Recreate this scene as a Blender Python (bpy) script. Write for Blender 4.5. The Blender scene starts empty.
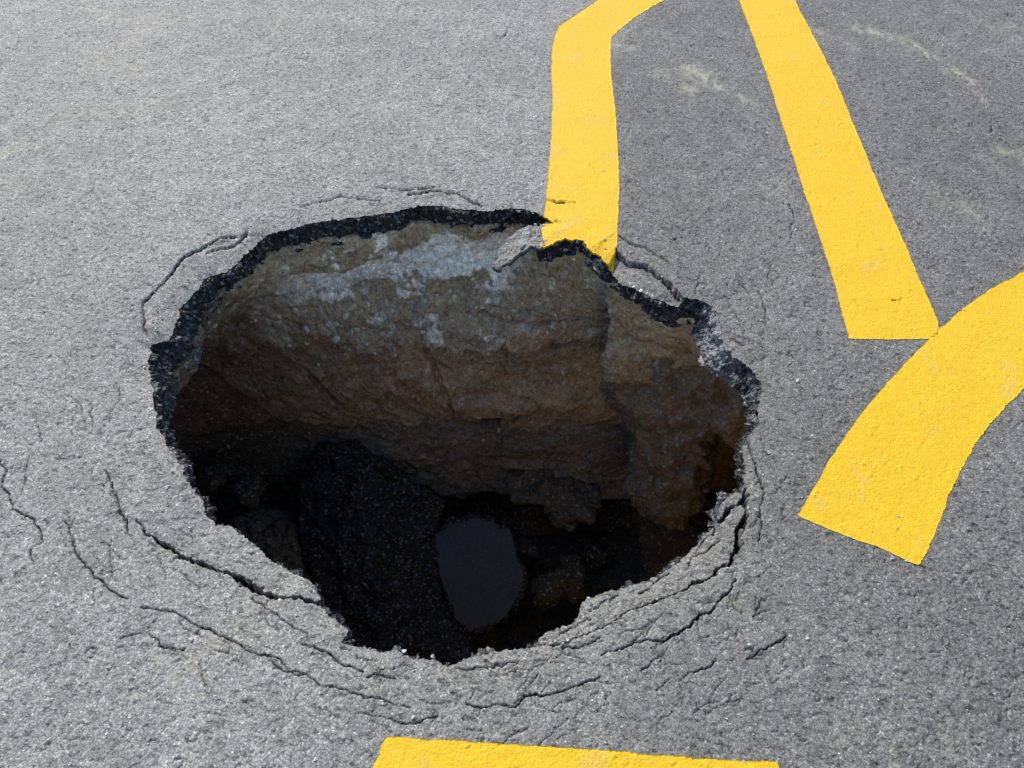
import bpy, bmesh, math, random
import numpy as np
from mathutils import Vector, Matrix

random.seed(7)
RNG = np.random.default_rng(7)
SC = bpy.context.scene
COL = SC.collection

# ------------------------------------------------------------------ camera
CAM_H, TILT, FPX = 1.5, math.radians(52.0), 769.0
cd = bpy.data.cameras.new("camera"); cam = bpy.data.objects.new("camera", cd); COL.objects.link(cam)
cam.location = (0, 0, CAM_H)
cam.rotation_euler = (math.radians(90) - TILT, 0, 0)
cd.sensor_width = 36.0; cd.lens = 36.0 * FPX / 1024.0
cd.clip_start = 0.02; cd.clip_end = 500
SC.camera = cam

# ------------------------------------------------------------------ light
SUN_EL, SUN_AZ = math.radians(38), math.radians(-30)     # azimuth from the viewing direction (+Y), negative = left
w = bpy.data.worlds.new("World"); SC.world = w; w.use_nodes = True
nt = w.node_tree; bg = nt.nodes["Background"]
sky = nt.nodes.new("ShaderNodeTexSky"); sky.sky_type = 'NISHITA'; sky.sun_disc = False
sky.sun_elevation = SUN_EL; sky.sun_rotation = SUN_AZ
nt.links.new(sky.outputs[0], bg.inputs[0]); bg.inputs[1].default_value = 0.15
ld = bpy.data.lights.new("sun", 'SUN'); sun = bpy.data.objects.new("sun", ld); COL.objects.link(sun)
ld.energy = 3.0; ld.angle = math.radians(0.5); ld.color = (1.0, 0.965, 0.91)
sdir = Vector((math.sin(SUN_AZ) * math.cos(SUN_EL), math.cos(SUN_AZ) * math.cos(SUN_EL), math.sin(SUN_EL)))
sun.rotation_euler = sdir.to_track_quat('Z', 'Y').to_euler()
sun.location = sdir * 8
SC.view_settings.view_transform = 'Standard'; SC.view_settings.look = 'None'
SC.view_settings.exposure = 0.98; SC.view_settings.gamma = 1.0
SC.cycles.max_bounces = 8; SC.cycles.diffuse_bounces = 5

# ------------------------------------------------------------------ numpy helpers
def ground(px, py, z=0.0):
    """point at height z seen at a place of the photograph"""
    px = np.asarray(px, float); py = np.asarray(py, float)
    v = (py - 384) / FPX; u = (px - 512) / FPX
    c, s = math.cos(TILT), math.sin(TILT)
    dz = s + v * c                       # fall per unit of depth
    t = (CAM_H - z) / dz
    return np.stack([u * t, (c - v * s) * t], -1)
def px_size(y):                          # metres covered by one pixel on the ground
    return (0.6157 * y + 1.182) / FPX

_P = RNG.permutation(4096).astype(np.int64)
def _h(ix, iy, iz, k=0):
    return _P[(_P[(_P[(ix + 131 * k) & 4095] + iy) & 4095] + iz) & 4095]
_G = RNG.normal(size=(4096, 3)); _G /= np.linalg.norm(_G, axis=1)[:, None]
_J = RNG.random((4096, 4))
def perlin(x, y, z, k=0):
    x, y, z = np.broadcast_arrays(x, y, z)
    ix = np.floor(x).astype(np.int64); iy = np.floor(y).astype(np.int64); iz = np.floor(z).astype(np.int64)
    fx, fy, fz = x - ix, y - iy, z - iz
    def fade(t): return t * t * t * (t * (t * 6 - 15) + 10)
    ux, uy, uz = fade(fx), fade(fy), fade(fz)
    def g(a, b, c):
        gr = _G[_h(ix + a, iy + b, iz + c, k)]
        return gr[..., 0] * (fx - a) + gr[..., 1] * (fy - b) + gr[..., 2] * (fz - c)
    def L(a, b, t): return a + (b - a) * t
    return 1.6 * L(L(L(g(0,0,0), g(1,0,0), ux), L(g(0,1,0), g(1,1,0), ux), uy),
                   L(L(g(0,0,1), g(1,0,1), ux), L(g(0,1,1), g(1,1,1), ux), uy), uz)
def fbm(x, y, z, oct=4, k=0, gain=0.5):
    r = 0; a = 1.0; f = 1.0
    for i in range(oct):
        r = r + a * perlin(x * f, y * f, z * f, k + i); a *= gain; f *= 2.03
    return r
def worley2(x, y, k=0):
    """F1 distance and a random value of the nearest cell, 2D"""
    ix = np.floor(x).astype(np.int64); iy = np.floor(y).astype(np.int64)
    best = np.full(x.shape, 9.0); val = np.zeros(x.shape); sec = np.full(x.shape, 9.0)
    for a in (-1, 0, 1):
        for b in (-1, 0, 1):
            j = _J[_h(ix + a, iy + b, 0 * ix, k)]
            d = np.hypot(ix + a + j[..., 0] - x, iy + b + j[..., 1] - y)
            m = d < best
            sec = np.where(m, best, np.minimum(sec, d))
            val = np.where(m, j[..., 2], val); best = np.where(m, d, best)
    return best, val, sec
def worley3(x, y, z, k=0):
    ix = np.floor(x).astype(np.int64); iy = np.floor(y).astype(np.int64); iz = np.floor(z).astype(np.int64)
    best = np.full(x.shape, 9.0); val = np.zeros(x.shape)
    for a in (-1, 0, 1):
        for b in (-1, 0, 1):
            for c in (-1, 0, 1):
                j = _J[_h(ix + a, iy + b, iz + c, k)]
                d = np.sqrt((ix + a + j[..., 0] - x) ** 2 + (iy + b + j[..., 1] - y) ** 2 + (iz + c + j[..., 2] - z) ** 2)
                m = d < best
                val = np.where(m, j[..., 3], val); best = np.where(m, d, best)
    return best, val
def sst(a, b, x):
    t = np.clip((x - a) / (b - a), 0, 1); return t * t * (3 - 2 * t)
def resample(P, step):
    P = np.asarray(P, float); d = np.r_[0, np.cumsum(np.linalg.norm(np.diff(P, axis=0), axis=1))]
    n = max(2, int(d[-1] / step) + 1); t = np.linspace(0, d[-1], n)
    return np.stack([np.interp(t, d, P[:, i]) for i in range(P.shape[1])], -1)
def roughen(P, amp, seed):
    """wiggle a polyline sideways with several scales of noise"""
    T = np.gradient(P[:, :2], axis=0); T /= np.linalg.norm(T, axis=1)[:, None] + 1e-12
    N = np.stack([-T[:, 1], T[:, 0]], -1)
    s = np.r_[0, np.cumsum(np.linalg.norm(np.diff(P[:, :2], axis=0), axis=1))]
    n = perlin(s * 22, seed, 0.5) + 0.7 * perlin(s * 60, seed, 7.5) + 0.5 * perlin(s * 150, seed, 3.5) + 0.35 * perlin(s * 290, seed, 5.5)
    Q = P.copy(); Q[:, :2] += N * (n * amp)[:, None]
    return Q
def inside(x2, y1, poly):
    """x2: (rows, cols) x of a grid whose rows have constant y; scanline parity"""
    out = np.zeros(x2.shape, bool)
    a = poly; b = np.roll(poly, -1, 0)
    for j, y in enumerate(y1):
        m = (a[:, 1] > y) != (b[:, 1] > y)
        if not m.any(): continue
        xs = np.sort(a[m, 0] + (y - a[m, 1]) * (b[m, 0] - a[m, 0]) / (b[m, 1] - a[m, 1]))
        out[j] = (np.searchsorted(xs, x2[j]) % 2) == 1
    return out
def nearest_on(poly, pts):
    a = poly; ab = np.roll(poly, -1, 0) - a; L = (ab ** 2).sum(1) + 1e-15
    res = np.empty_like(pts)
    for i in range(0, len(pts), 1500):
        p = pts[i:i + 1500]
        t = np.clip(((p[:, None] - a) * ab).sum(2) / L, 0, 1)
        q = a + t[..., None] * ab
        k = ((q - p[:, None]) ** 2).sum(2).argmin(1)
        res[i:i + 1500] = q[np.arange(len(p)), k]
    return res

def mesh_np(name, V, F, mat, parent=None, smooth=True, attrs=None):
    """V (n,3), F (m,4) or (m,3)"""
    V = np.ascontiguousarray(V, np.float32); F = np.ascontiguousarray(F, np.int32)
    me = bpy.data.meshes.new(name)
    me.vertices.add(len(V)); me.vertices.foreach_set("co", V.ravel())
    k = F.shape[1]
    me.loops.add(F.size); me.loops.foreach_set("vertex_index", F.ravel())
    me.polygons.add(len(F)); me.polygons.foreach_set("loop_start", np.arange(0, F.size, k, dtype=np.int32))
    me.update(calc_edges=True); me.validate()
    me.polygons.foreach_set("use_smooth", np.full(len(me.polygons), smooth))
    for nm, arr in (attrs or {}).items():
        arr = np.asarray(arr, np.float32)
        if arr.ndim == 1:
            a = me.attributes.new(nm, 'FLOAT', 'POINT'); a.data.foreach_set("value", arr)
        else:
            a = me.attributes.new(nm, 'FLOAT_COLOR', 'POINT')
            a.data.foreach_set("color", np.c_[arr, np.ones(len(arr))].astype(np.float32).ravel())
    me.materials.append(mat)
    o = bpy.data.objects.new(name, me); COL.objects.link(o)
    if parent: o.parent = parent
    return o
def grid_faces(n, m, wrap=False):
    """rows n, cols m -> quads"""
    r = np.arange(n - 1)[:, None]; c = np.arange(m if wrap else m - 1)[None]
    c2 = (c + 1) % m
    return np.stack([r * m + c, r * m + c2, (r + 1) * m + c2, (r + 1) * m + c], -1).reshape(-1, 4)

# ------------------------------------------------------------------ materials
class NB:
    def __init__(s, name, rough=0.8):
        s.m = bpy.data.materials.new(name); s.m.use_nodes = True; s.t = s.m.node_tree
        s.b = s.t.nodes["Principled BSDF"]; s.b.inputs["Roughness"].default_value = rough
        s.co = s.t.nodes.new("ShaderNodeTexCoord").outputs["Object"]
    def n(s, typ, **kw):
        nd = s.t.nodes.new(typ)
        for k, v in kw.items(): setattr(nd, k, v)
        return nd
    def link(s, a, b): s.t.links.new(a, b)
    def noise(s, scale, detail=3, rough=0.55, vec=None):
        nd = s.n("ShaderNodeTexNoise"); nd.inputs["Scale"].default_value = scale
        nd.inputs["Detail"].default_value = detail; nd.inputs["Roughness"].default_value = rough
        s.link(vec or s.co, nd.inputs["Vector"]); return nd.outputs["Fac"]
    def vor(s, scale, feat='F1', vec=None):
        nd = s.n("ShaderNodeTexVoronoi", feature=feat); nd.inputs["Scale"].default_value = scale
        s.link(vec or s.co, nd.inputs["Vector"]); return nd
    def ramp(s, fac, stops):
        nd = s.n("ShaderNodeValToRGB"); cr = nd.color_ramp
        while len(cr.elements) < len(stops): cr.elements.new(0.5)
        for e, (p, c) in zip(cr.elements, stops):
            e.position = p; e.color = (*c, 1) if isinstance(c, tuple) else (c, c, c, 1)
        s.link(fac, nd.inputs[0]); return nd.outputs[0]
    def mix(s, fac, a, b, mode='MIX'):
        nd = s.n("ShaderNodeMix", data_type='RGBA', blend_type=mode)
        for sock, v in ((nd.inputs[0], fac), (nd.inputs[6], a), (nd.inputs[7], b)):
            if hasattr(v, "links"): s.link(v, sock)
            elif isinstance(v, tuple): sock.default_value = (*v, 1)
            else: sock.default_value = v
        return nd.outputs[2]
    def math(s, op, a, b=0.0):
        nd = s.n("ShaderNodeMath", operation=op)
        for sock, v in ((nd.inputs[0], a), (nd.inputs[1], b)):
            if hasattr(v, "links"): s.link(v, sock)
            else: sock.default_value = v
        return nd.outputs[0]
    def attr(s, name, col=False):
        nd = s.n("ShaderNodeAttribute", attribute_name=name); return nd.outputs["Color" if col else "Fac"]
    def bump(s, h, dist, strength=1.0, prev=None):
        nd = s.n("ShaderNodeBump"); nd.inputs["Distance"].default_value = dist; nd.inputs["Strength"].default_value = strength
        s.link(h, nd.inputs["Height"])
        if prev: s.link(prev, nd.inputs["Normal"])
        return nd.outputs[0]
    def done(s, col=None, nrm=None, rough=None, spec=None):
        if col is not None: s.link(col, s.b.inputs["Base Color"])
        if nrm is not None: s.link(nrm, s.b.inputs["Normal"])
        if rough is not None: s.link(rough, s.b.inputs["Roughness"])
        if spec is not None: s.b.inputs["Specular IOR Level"].default_value = spec
        return s.m

def asphalt_material(name, gain=1.0, dusty=True):
    a = NB(name, 0.6)
    v = a.vor(270); v2 = a.vor(120)
    g = a.n("ShaderNodeSeparateColor"); a.link(v.outputs["Color"], g.inputs[0])
    g2 = a.n("ShaderNodeSeparateColor"); a.link(v2.outputs["Color"], g2.inputs[0])
    stones = a.ramp(g.outputs[0], [(0, 0.154 * gain), (0.5, 0.190 * gain), (0.93, 0.225 * gain), (0.99, 0.34 * gain)])
    big = a.ramp(g2.outputs[0], [(0, 0.80), (0.45, 0.98), (0.955, 1.03), (0.985, 1.3)])
    c = a.mix(1.0, stones, big, 'MULTIPLY')
    gap = a.ramp(v.outputs["Distance"], [(0.25, 1.05), (0.75, 0.55)])
    gap = a.mix(1.0, gap, a.ramp(a.noise(600, 3, .7), [(.3, .87), (.7, 1.12)]), 'MULTIPLY')
    gap = a.mix(1.0, gap, a.ramp(a.noise(40, 5, .7), [(.3, .86), (.7, 1.12)]), 'MULTIPLY')
    c = a.mix(1.0, c, gap, 'MULTIPLY')
    c = a.mix(1.0, c, a.ramp(a.noise(1.6, 4), [(0.3, 0.88), (0.7, 1.12)]), 'MULTIPLY')
    c = a.mix(1.0, c, a.ramp(a.noise(14, 4), [(0.3, 0.85), (0.7, 1.13)]), 'MULTIPLY')
    mp = a.n("ShaderNodeMapping"); mp.inputs["Scale"].default_value = (0.55, 1.0, 1.0); mp.inputs["Rotation"].default_value = (0, 0, 0.35); a.link(a.co, mp.inputs["Vector"])
    pits = a.ramp(a.noise(95, 4, 0.7, mp.outputs[0]), [(0.37, 0.38), (0.44, 1.0)])
    c = a.mix(0.9, c, pits, 'MULTIPLY')
    fis = a.ramp(a.noise(38, 5, 0.75, mp.outputs[0]), [(0.35, 0.5), (0.405, 1.0)])
    c = a.mix(0.8, c, fis, 'MULTIPLY')
    c = a.mix(1.0, c, (1.065, 1.02, 0.905), 'MULTIPLY')
    c = a.mix(1.0, c, a.ramp(a.attr('wear'), [(0, 0.84), (1, 1.27)]), 'MULTIPLY')
    dust = a.attr("dust")
    c = a.mix(dust, c, (0.42, 0.375, 0.27))
    fr = a.attr("fresh")
    c = a.mix(fr, c, (0.02, 0.02, 0.021))
    h = a.math('MULTIPLY', a.ramp(v.outputs["Distance"], [(0.0, 1.0), (0.8, 0.0)]), a.math('ADD', g.outputs[1], 0.35))
    b1 = a.bump(h, 0.0005, 0.9)
    b2 = a.bump(a.noise(520, 4, 0.75), 0.0006, 1.0, b1)
    b3 = a.bump(fis, 0.0012, 0.9, a.bump(pits, 0.0010, 0.9, b2))
    r = a.math('ADD', a.math('MULTIPLY', g.outputs[2], 0.2), 0.62)
    return a.done(c, b3, r, 0.15)
M_ROAD = asphalt_material("weathered_asphalt", 1.0)

def fresh_material():
    a = NB("broken_asphalt", 0.5)
    v = a.vor(130); g = a.n("ShaderNodeSeparateColor"); a.link(v.outputs["Color"], g.inputs[0])
    c = a.ramp(g.outputs[0], [(0, 0.011), (0.6, 0.019), (0.86, 0.045), (0.965, 0.17)])
    c = a.mix(1.0, c, (0.95, 0.93, 0.90), 'MULTIPLY')
    c = a.mix(a.attr("dust"), c, a.ramp(g.outputs[1], [(0, 0.08), (0.6, 0.16), (1.0, 0.30)]))  # on the broken edge this attribute carries the painted sunlit grey
    h = a.ramp(v.outputs["Distance"], [(0.0, 1.0), (0.7, 0.0)])
    b1 = a.bump(h, 0.003, 1.0); b2 = a.bump(a.noise(300, 3, 0.6), 0.0012, 1.0, b1)
    return a.done(c, b2, a.math('ADD', a.math('MULTIPLY', g.outputs[1], 0.3), 0.45), 0.3)
M_FRESH = fresh_material()

def paint_material():
    a = NB("yellow_road_paint", 0.55)
    v = a.vor(190); g = a.n("ShaderNodeSeparateColor"); a.link(v.outputs["Color"], g.inputs[0])
    c = a.ramp(a.noise(60, 4, 0.6), [(0.3, (0.55, 0.318, 0.011)), (0.7, (0.63, 0.375, 0.020))])
    c = a.mix(1.0, c, a.ramp(g.outputs[0], [(0.0, 0.92), (0.9, 1.03)]), 'MULTIPLY')
    c = a.mix(1.0, c, a.ramp(a.noise(260, 3, 0.7), [(0.25, 0.80), (0.45, 1.0)]), 'MULTIPLY')
    c = a.mix(a.attr("dust"), c, (0.40, 0.30, 0.13))
    c = a.mix(a.attr("fresh"), c, (0.05, 0.04, 0.03))
    h = a.ramp(v.outputs["Distance"], [(0.0, 1.0), (0.8, 0.0)])
    b1 = a.bump(h, 0.0008, 1.0); b2 = a.bump(a.noise(420, 4, 0.7), 0.0009, 1.0, b1)
    return a.done(c, b2, None, 0.12)
M_PAINT = paint_material()

def soil_material(name="soil"):
    a = NB(name, 0.92)
    c = a.attr("albedo", True)
    c = a.mix(1.0, c, a.ramp(a.noise(45, 5, 0.65), [(0.25, 0.62), (0.75, 1.35)]), 'MULTIPLY')
    c = a.mix(1.0, c, a.ramp(a.noise(170, 4, 0.7), [(0.3, 0.48), (0.7, 1.5)]), 'MULTIPLY')
    v = a.vor(120); g = a.n("ShaderNodeSeparateColor"); a.link(v.outputs["Color"], g.inputs[0])
    c = a.mix(a.ramp(g.outputs[0], [(0.90, 0.0), (0.94, 0.5)]), c, (0.36, 0.34, 0.30))
    b1 = a.bump(a.noise(90, 5, 0.68), 0.0045, 1.0)
    b2 = a.bump(a.noise(420, 3, 0.6), 0.0015, 1.0, b1)
    return a.done(c, b2, None, 0.25)
M_SOIL = soil_material()

def stone_material(name, c0, c1):
    a = NB(name, 0.75)
    c = a.ramp(a.noise(60, 4, 0.6), [(0.3, c0), (0.7, c1)])
    oi = a.n("ShaderNodeObjectInfo")
    c = a.mix(1.0, c, a.ramp(oi.outputs["Random"], [(0, (0.42, 0.36, 0.27)), (0.5, (0.72, 0.68, 0.6)), (1, (1.12, 1.12, 1.1))]), 'MULTIPLY')
    return a.done(c, a.bump(a.noise(220, 3), 0.001, 0.8))
M_STONE = stone_material("pale_stone", (0.38, 0.34, 0.26), (0.68, 0.62, 0.50))
M_CHIP = stone_material("dark_chip", (0.012, 0.012, 0.012), (0.05, 0.05, 0.048))
M_GREY = stone_material("grey_crumb", (0.22, 0.21, 0.19), (0.40, 0.385, 0.35))
M_GRIT = stone_material("pale_grit", (0.22, 0.21, 0.20), (0.55, 0.54, 0.52))

# ------------------------------------------------------------------ traced outlines on the ground
RIM_PX = [(151.9,400),(148.8,383),(145.6,358),(148.8,339),(156,335),(164.4,333),(170.6,317.5),(177,302),(192.5,286),(203.4,270.6),
 (223.8,266),(237.8,253),(248.8,244),(261,231.6),(280,227),(308,220.6),(330,217.5),(361,214),(395.6,209.7),(417.5,203.4),
 (442.5,203.4),(450,206.6),(484.4,209.7),(512.5,206.6),(534.4,209.7),(551.6,219.0),(553,221.5),(539,221.4),(537.5,230),(538,243),(543.8,245.6),(556,241),(565.6,237),
 (579.7,239.4),(587.5,247),(603,255),(614,266),(623.4,276.9),(637.5,284.7),(653,292.5),(666,299),(679,302),(684,295),
 (700,298.8),(712.5,305),(718.8,317.5),(725,336),(732.8,355),(753,367.5),(762.5,383),(759,405),(757.5,425),(741.9,446.9),
 (746.6,462.5),(743.4,482.8),(729.4,490.6),(720,503),(716.9,515.6),(701.3,537.5),(676.3,559.4),(654.4,571.9),(635.6,579.7),
 (607.5,587.5),(585.6,596.9),(581,607.8),(577.8,614),(560.6,625),(540.3,634.4),(543.8,643.8),(515.6,647.5),(493.8,649),
 (468.8,655.3),(451.6,663.8),(437.5,660),(415.6,656.9),(395.3,649),(384.4,650.6),(362.5,644.4),(346.9,643.8),(339,639.7),
 (348.4,627),(337.5,619.4),(325,610),(320.3,602),(317.5,590.6),(305,575),(286,568.8),(270.6,559.4),(261,545.3),
 (245.6,534.4),(226.9,521.9),(214.4,523.4),(205,512.5),(189.4,484),(181.6,467),(164.4,440.6),(155,421.9)]
rp = ground(*np.array(RIM_PX).T)
rim0 = resample(np.vstack([rp, rp[:1]]), 0.0022)
rim = roughen(roughen(rim0, 0.0050, 1.7), 0.0024, 9.3)
rim = rim + 0.0022 * np.stack([perlin(rim[:, 0] * 190, rim[:, 1] * 190, .5), perlin(rim[:, 0] * 190, rim[:, 1] * 190, 7.5)], -1)
blend = sst(0, 20, np.minimum(np.arange(len(rim)), len(rim) - 1 - np.arange(len(rim))))[:, None]
rim = (rim0 * (1 - blend) + rim * blend)[:-1]                 # closed loop, runs left -> far -> right -> near
rim_coarse = rim[::8]
CX, CY = -0.136, 1.06                                         # middle of the hole

# cracks: (points (px, py, width px))
CR = [
 [(136,520,1.5),(144,534,3),(155,537.5,4),(170.6,547,6),(180,556,7),(202,564,5),(223.8,570,5),(242.5,579.7,8),(261,590.6,10),(277,597.5,5),(298.8,597.5,4),(317.5,600,7),(328,607,6)],
 [(62.5,522.8,1.4),(75,543,1.8),(78,558.8,2),(96.9,577.5,2.2),(109,586.9,2),(126.6,600,1.4)],
 [(140.6,607,1),(162.5,610,1.2),(181,618,1.8),(203,629,2),(225,638.4,2),(243.8,649,2),(262.5,655.6,1.6),(278,661.9,1.6),(290.6,671,1.4),(306,672.8,1)],
 [(268.8,660,1),(287.5,671,1.6),(306,674,1.4),(325,685,1.2),(343.8,691,1.3),(375,699,1.5),(409.4,707.5,1)],
 [(356,713,1),(375,718,1.2),(415.6,724,1.3),(437.5,714.7,1)],
 [(0,459,2),(4.7,471,2),(1.6,488,2),(9.4,499,2.4),(18.8,513,2.2),(29.7,518,2),(40.6,533.8,1.4),(40.6,541.6,1.6),(31,548,1.5),(31,560,1)],
 [(106,469.7,1),(112.5,490,1.5),(120,501,2),(117,512,2),(125,521,1.8),(126.6,533.8,1)],
 [(250,600,1),(276.6,617.8,1),(292,628,1.2),(306,635,1)],
 [(301.6,641,1.6),(325,650.6,2.2),(337.5,661.6,2.4),(350,666,2),(364,670,1.4)], [(367,675.6,1.8),(380,675,1.8),(395,676,1)],
 [(120,640,.9),(150,632,1),(165,646,1.2),(185,650,1)],
 [(465.6,703.8,1.4),(481,708.4,2),(500,704.4,2.2),(512.5,705.3,2.2),(531,694,2.6),(543.8,696,2.2),(562.5,691,2.2),(578.8,685,1.6),(600.6,677,1.4)],
 [(456,664.7,1),(468.8,667.8,1.4),(493.8,667.8,1.6),(519,660,1)],
 [(541,643,2),(560,643,2.2),(588,633,2.2),(616,619,2.4),(632,608,2.4),(650.6,600.6,3),(672.5,594,3),(691,583,3.5),(710,575.6,4.5),(728.8,563,5.5),(735.6,556,6),(738.8,534,7),(745,515.6,6.5),(748,500,4),(746.6,486,3)],
 [(748,492,5),(740,500,7),(732.5,506,6),(726,514,4),(717,518,2),(716,531,1.4)],
 [(562,647,1.4),(580,646,1.4),(600,637,1.2)],
 [(735,578,1.5),(732.5,587.5,2),(721,597.5,2),(716,607,2.6),(694,618,2.8),(678.8,633,3.2),(663,641,2.8),(652,640,1.8),(638,641,2),(622.5,647.5,1.8),(600.6,653.8,1)],
 [(641,671,1),(660,657,1)], [(688,672.5,1.2),(707,668,1.5),(716,661.6,1)],
 [(747.5,660,1.2),(760,650.6,1.7),(778.8,641,1.6),(788,635,1)], [(752,618,1.4),(757,607,1.6),(769,597.5,1)],
 [(749.7,440.6,1.2),(756,462.5,1.3),(763.8,487.5,1.4),(762,512.5,1.2),(760.6,540.6,1)],
 [(144,333,.8),(142.5,317.5,.9),(141,302,.7),(155,289,.8),(170.6,272,1.0),(180,258,1.5),(201.9,247,2.0),(220.6,236,1.8),(236,233.8,1.2)],
 [(206,251,1.4),(220,246,1.8),(233,242.5,2.4),(240,237,2),(246,231,1.2)],
 [(408,194,.8),(430,190,1.2),(445.6,191.5,.9),(456,193,1.2),(468.8,198.8,2),(481,206,3)],
 [(300,206,.5),(340,196,.8),(380,200,.5)], [(378,187,.5),(408,189,.7),(440,186,.5)],
 [(547,199.5,1.4),(558,202.7,2),(575,202.3,1)], [(556,219.5,2),(563,222,1.6)],
 [(618.8,236,2),(631,242.5,1.4),(650,250,1.1),(668.8,262,1)],
 [(617,248,2.5),(618.8,251.9,3),(628,259.7,3),(646.9,264,3),(662.5,276.9,3.4),(675,287.8,4.4),(684,297,5.5)],
 [(735,340,1),(745,344,1)], [(590,607,1),(604,598,1.6),(620,592,1)], [(640,590,1.2),(655,583,1.3),(672,569,1)],
 [(560,632,1),(580,620,1.6),(592,616,1)], [(700,553,1.2),(708,548,1.4),(722,536,1)],
 [(690,560,1),(700,545,1.2),(712,532,1)],
]
_r = random.Random(5)
def hair(px, py, ang, L):
    pts = []; n = max(3, int(L / 9))
    for i in range(n):
        pts.append((px, py, 0.18 + 0.42 * math.sin(math.pi * i / (n - 1))))
        ang += _r.uniform(-.5, .5); px += L / n * math.cos(ang); py += L / n * math.sin(ang)
    return pts
for i in range(120):                       # hairline cracks that circle the hole on its near and right sides
    th = math.radians(_r.choice([_r.uniform(-45, 80), _r.uniform(20, 185)]))
    k = 1.05 + 0.5 * _r.random() ** 1.5
    px, py = 455 + 310 * k * math.cos(th), 430 + 225 * k * math.sin(th)
    if py > 735 or px > 790: continue
    CR.append(hair(px, py, th + math.pi / 2 + (0.25 if _r.random() < .5 else -.25), _r.uniform(14, 55)))
for base in list(CR[:24]):                # side branches of the traced cracks
    for m in range(2):
        p = _r.choice(base); ang = _r.uniform(0, 6.28)
        CR.append(hair(p[0], p[1], ang, _r.uniform(8, 24)))
for i in range(26):                       # and short ones anywhere
    CR.append(hair(_r.uniform(0, 1024), _r.uniform(0, 768), _r.uniform(-.5, .5) + (0 if _r.random() < .7 else 1.4), _r.uniform(8, 24)))

# ------------------------------------------------------------------ road sheet
def w_of(y): return 0.76 * (0.6157 * y + 1.182) + 0.04
ys = [0.10]
while ys[-1] < 3.75:
    y = ys[-1]; dist2 = math.hypot(y, CAM_H); ys.append(y + 1.10 * px_size(y) / (CAM_H / dist2) * (1.0 if y < 2.2 else 1.0))
ys = np.array(ys); NR = len(ys); NC = 1120
us = np.linspace(-1, 1, NC)
GX = us[None] * w_of(ys)[:, None]; GY = np.repeat(ys[:, None], NC, 1)

def base_height(x, y):
    return 0.0022 * perlin(x * 2.2, y * 2.2, 0.3) + 0.0012 * perlin(x * 9, y * 9, 1.3)
def sag(x, y):
    """the crust droops towards the hole, more on some sides"""
    sh = x.shape; p = np.stack([x.ravel(), y.ravel()], -1)
    near = np.hypot(p[:, 0] - CX, (p[:, 1] - CY) * 1.2) < 1.25
    out = np.zeros(len(p)); idx = np.where(near)[0]
    q = nearest_on(rim_coarse, p[idx])
    d = np.hypot(*(p[idx] - q).T)
    th = np.degrees(np.arctan2(q[:, 1] - CY, q[:, 0] - CX)) % 360
    amp = np.interp(th, [0, 20, 40, 52, 60, 100, 120, 140, 160, 175, 200, 215, 235, 260, 300, 330, 345, 360],
                    [.006, .006, .006, .022, .006, .006, .008, .024, .026, .01, .006, .012, .016, .01, .016, .022, .012, .006])
    out[idx] = -amp * np.exp(-d / 0.055)
    return out.reshape(sh)
# pieces of crust that have dropped between a crack and the hole
DROPS = [
 ([(136,520),(170,547),(223,570),(261,590),(299,597),(328,607),(345,600),(320,570),(280,545),(235,505),(200,490),(170,500)], 0.008, -1),
 ([(617,250),(628,260),(647,264),(662,277),(684,297),(672,312),(645,306),(618,292),(604,270)], 0.014, 0.012),
 ([(748,490),(745,515),(739,534),(735,556),(710,575),(672,594),(632,608),(588,633),(541,643),(525,620),(568,588),(635,560),(695,515),(722,480)], 0.008, 0.010),
 ([(141,330),(141,302),(155,289),(171,272),(180,258),(202,247),(236,234),(262,229),(275,240),(250,272),(212,292),(185,332),(158,342)], 0.004, 0.010),
]
def drops(x2, y1):
    out = np.zeros(x2.shape)
    for poly, dz, til in DROPS:
        P = ground(*np.array(poly).T); m = inside(x2, y1, P)
        f = 1.0
        if til < 0:
            o0 = ground(140, 497); f = sst(0.02, 0.30, np.hypot(x2 - o0[0], y1[:, None] - o0[1]))[m]
        out[m] -= dz * f
    return out

print("grid", NR, NC)
z0 = base_height(GX, GY)
SAG = sag(GX, GY)
DR = drops(GX, ys)
# stones and pits of the worn surface
f1, v1, s1 = worley2(GX * 150, GY * 150, 3)
stone = (1 - np.clip(f1 / 0.62, 0, 1) ** 2) * (v1 ** 2) * 0.0010
f2, v2, s2 = worley2(GX * 34 + 9, GY * 34, 5)
bigst = np.where(v2 > 0.90, (1 - np.clip(f2 / 0.24, 0, 1) ** 2), 0) * 0.0028
pit = -0.0018 * sst(0.42, 0.75, perlin(GX * 80, GY * 80, 4.4) + 0.5 * perlin(GX * 9, GY * 9, 8.8))
f3, v3, s3 = worley2(GX * 15 + 3, GY * 15, 9)
scab = np.where(v3 > 0.80, -0.0045 * np.exp(-((f3 - 0.13 - 0.07 * perlin(GX * 30, GY * 30, 2)) / 0.028) ** 2), 0) * sst(-0.2, .5, perlin(GX * 20, GY * 20, 6))
Z = z0 + SAG + DR + stone + bigst + pit + scab + 0.0004 * perlin(GX * 160, GY * 160, 2.2)
# soften relief, slight
f4, v4, s4 = worley2(GX * 30 + 7, GY * 30, 13)
f4 = f4 + 0.10 * perlin(GX * 70, GY * 70, 3)
cres = np.where(v4 > 0.66, np.exp(-((f4 - 0.17 - 0.06 * v4) / 0.045) ** 2), 0) * sst(0.0, .5, perlin(GX * 45, GY * 45, 9.6))
Z = Z - 0.0034 * cres - 0.0030 * sst(0.10, 0.0, np.abs(fbm(GX * 26, GY * 34, 6.1, 3, 63))) * sst(0.25, .6, perlin(GX * 13, GY * 13, 5.1))
depth = np.zeros_like(Z)
snapx = GX.copy(); snapy = GY.copy()

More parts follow.
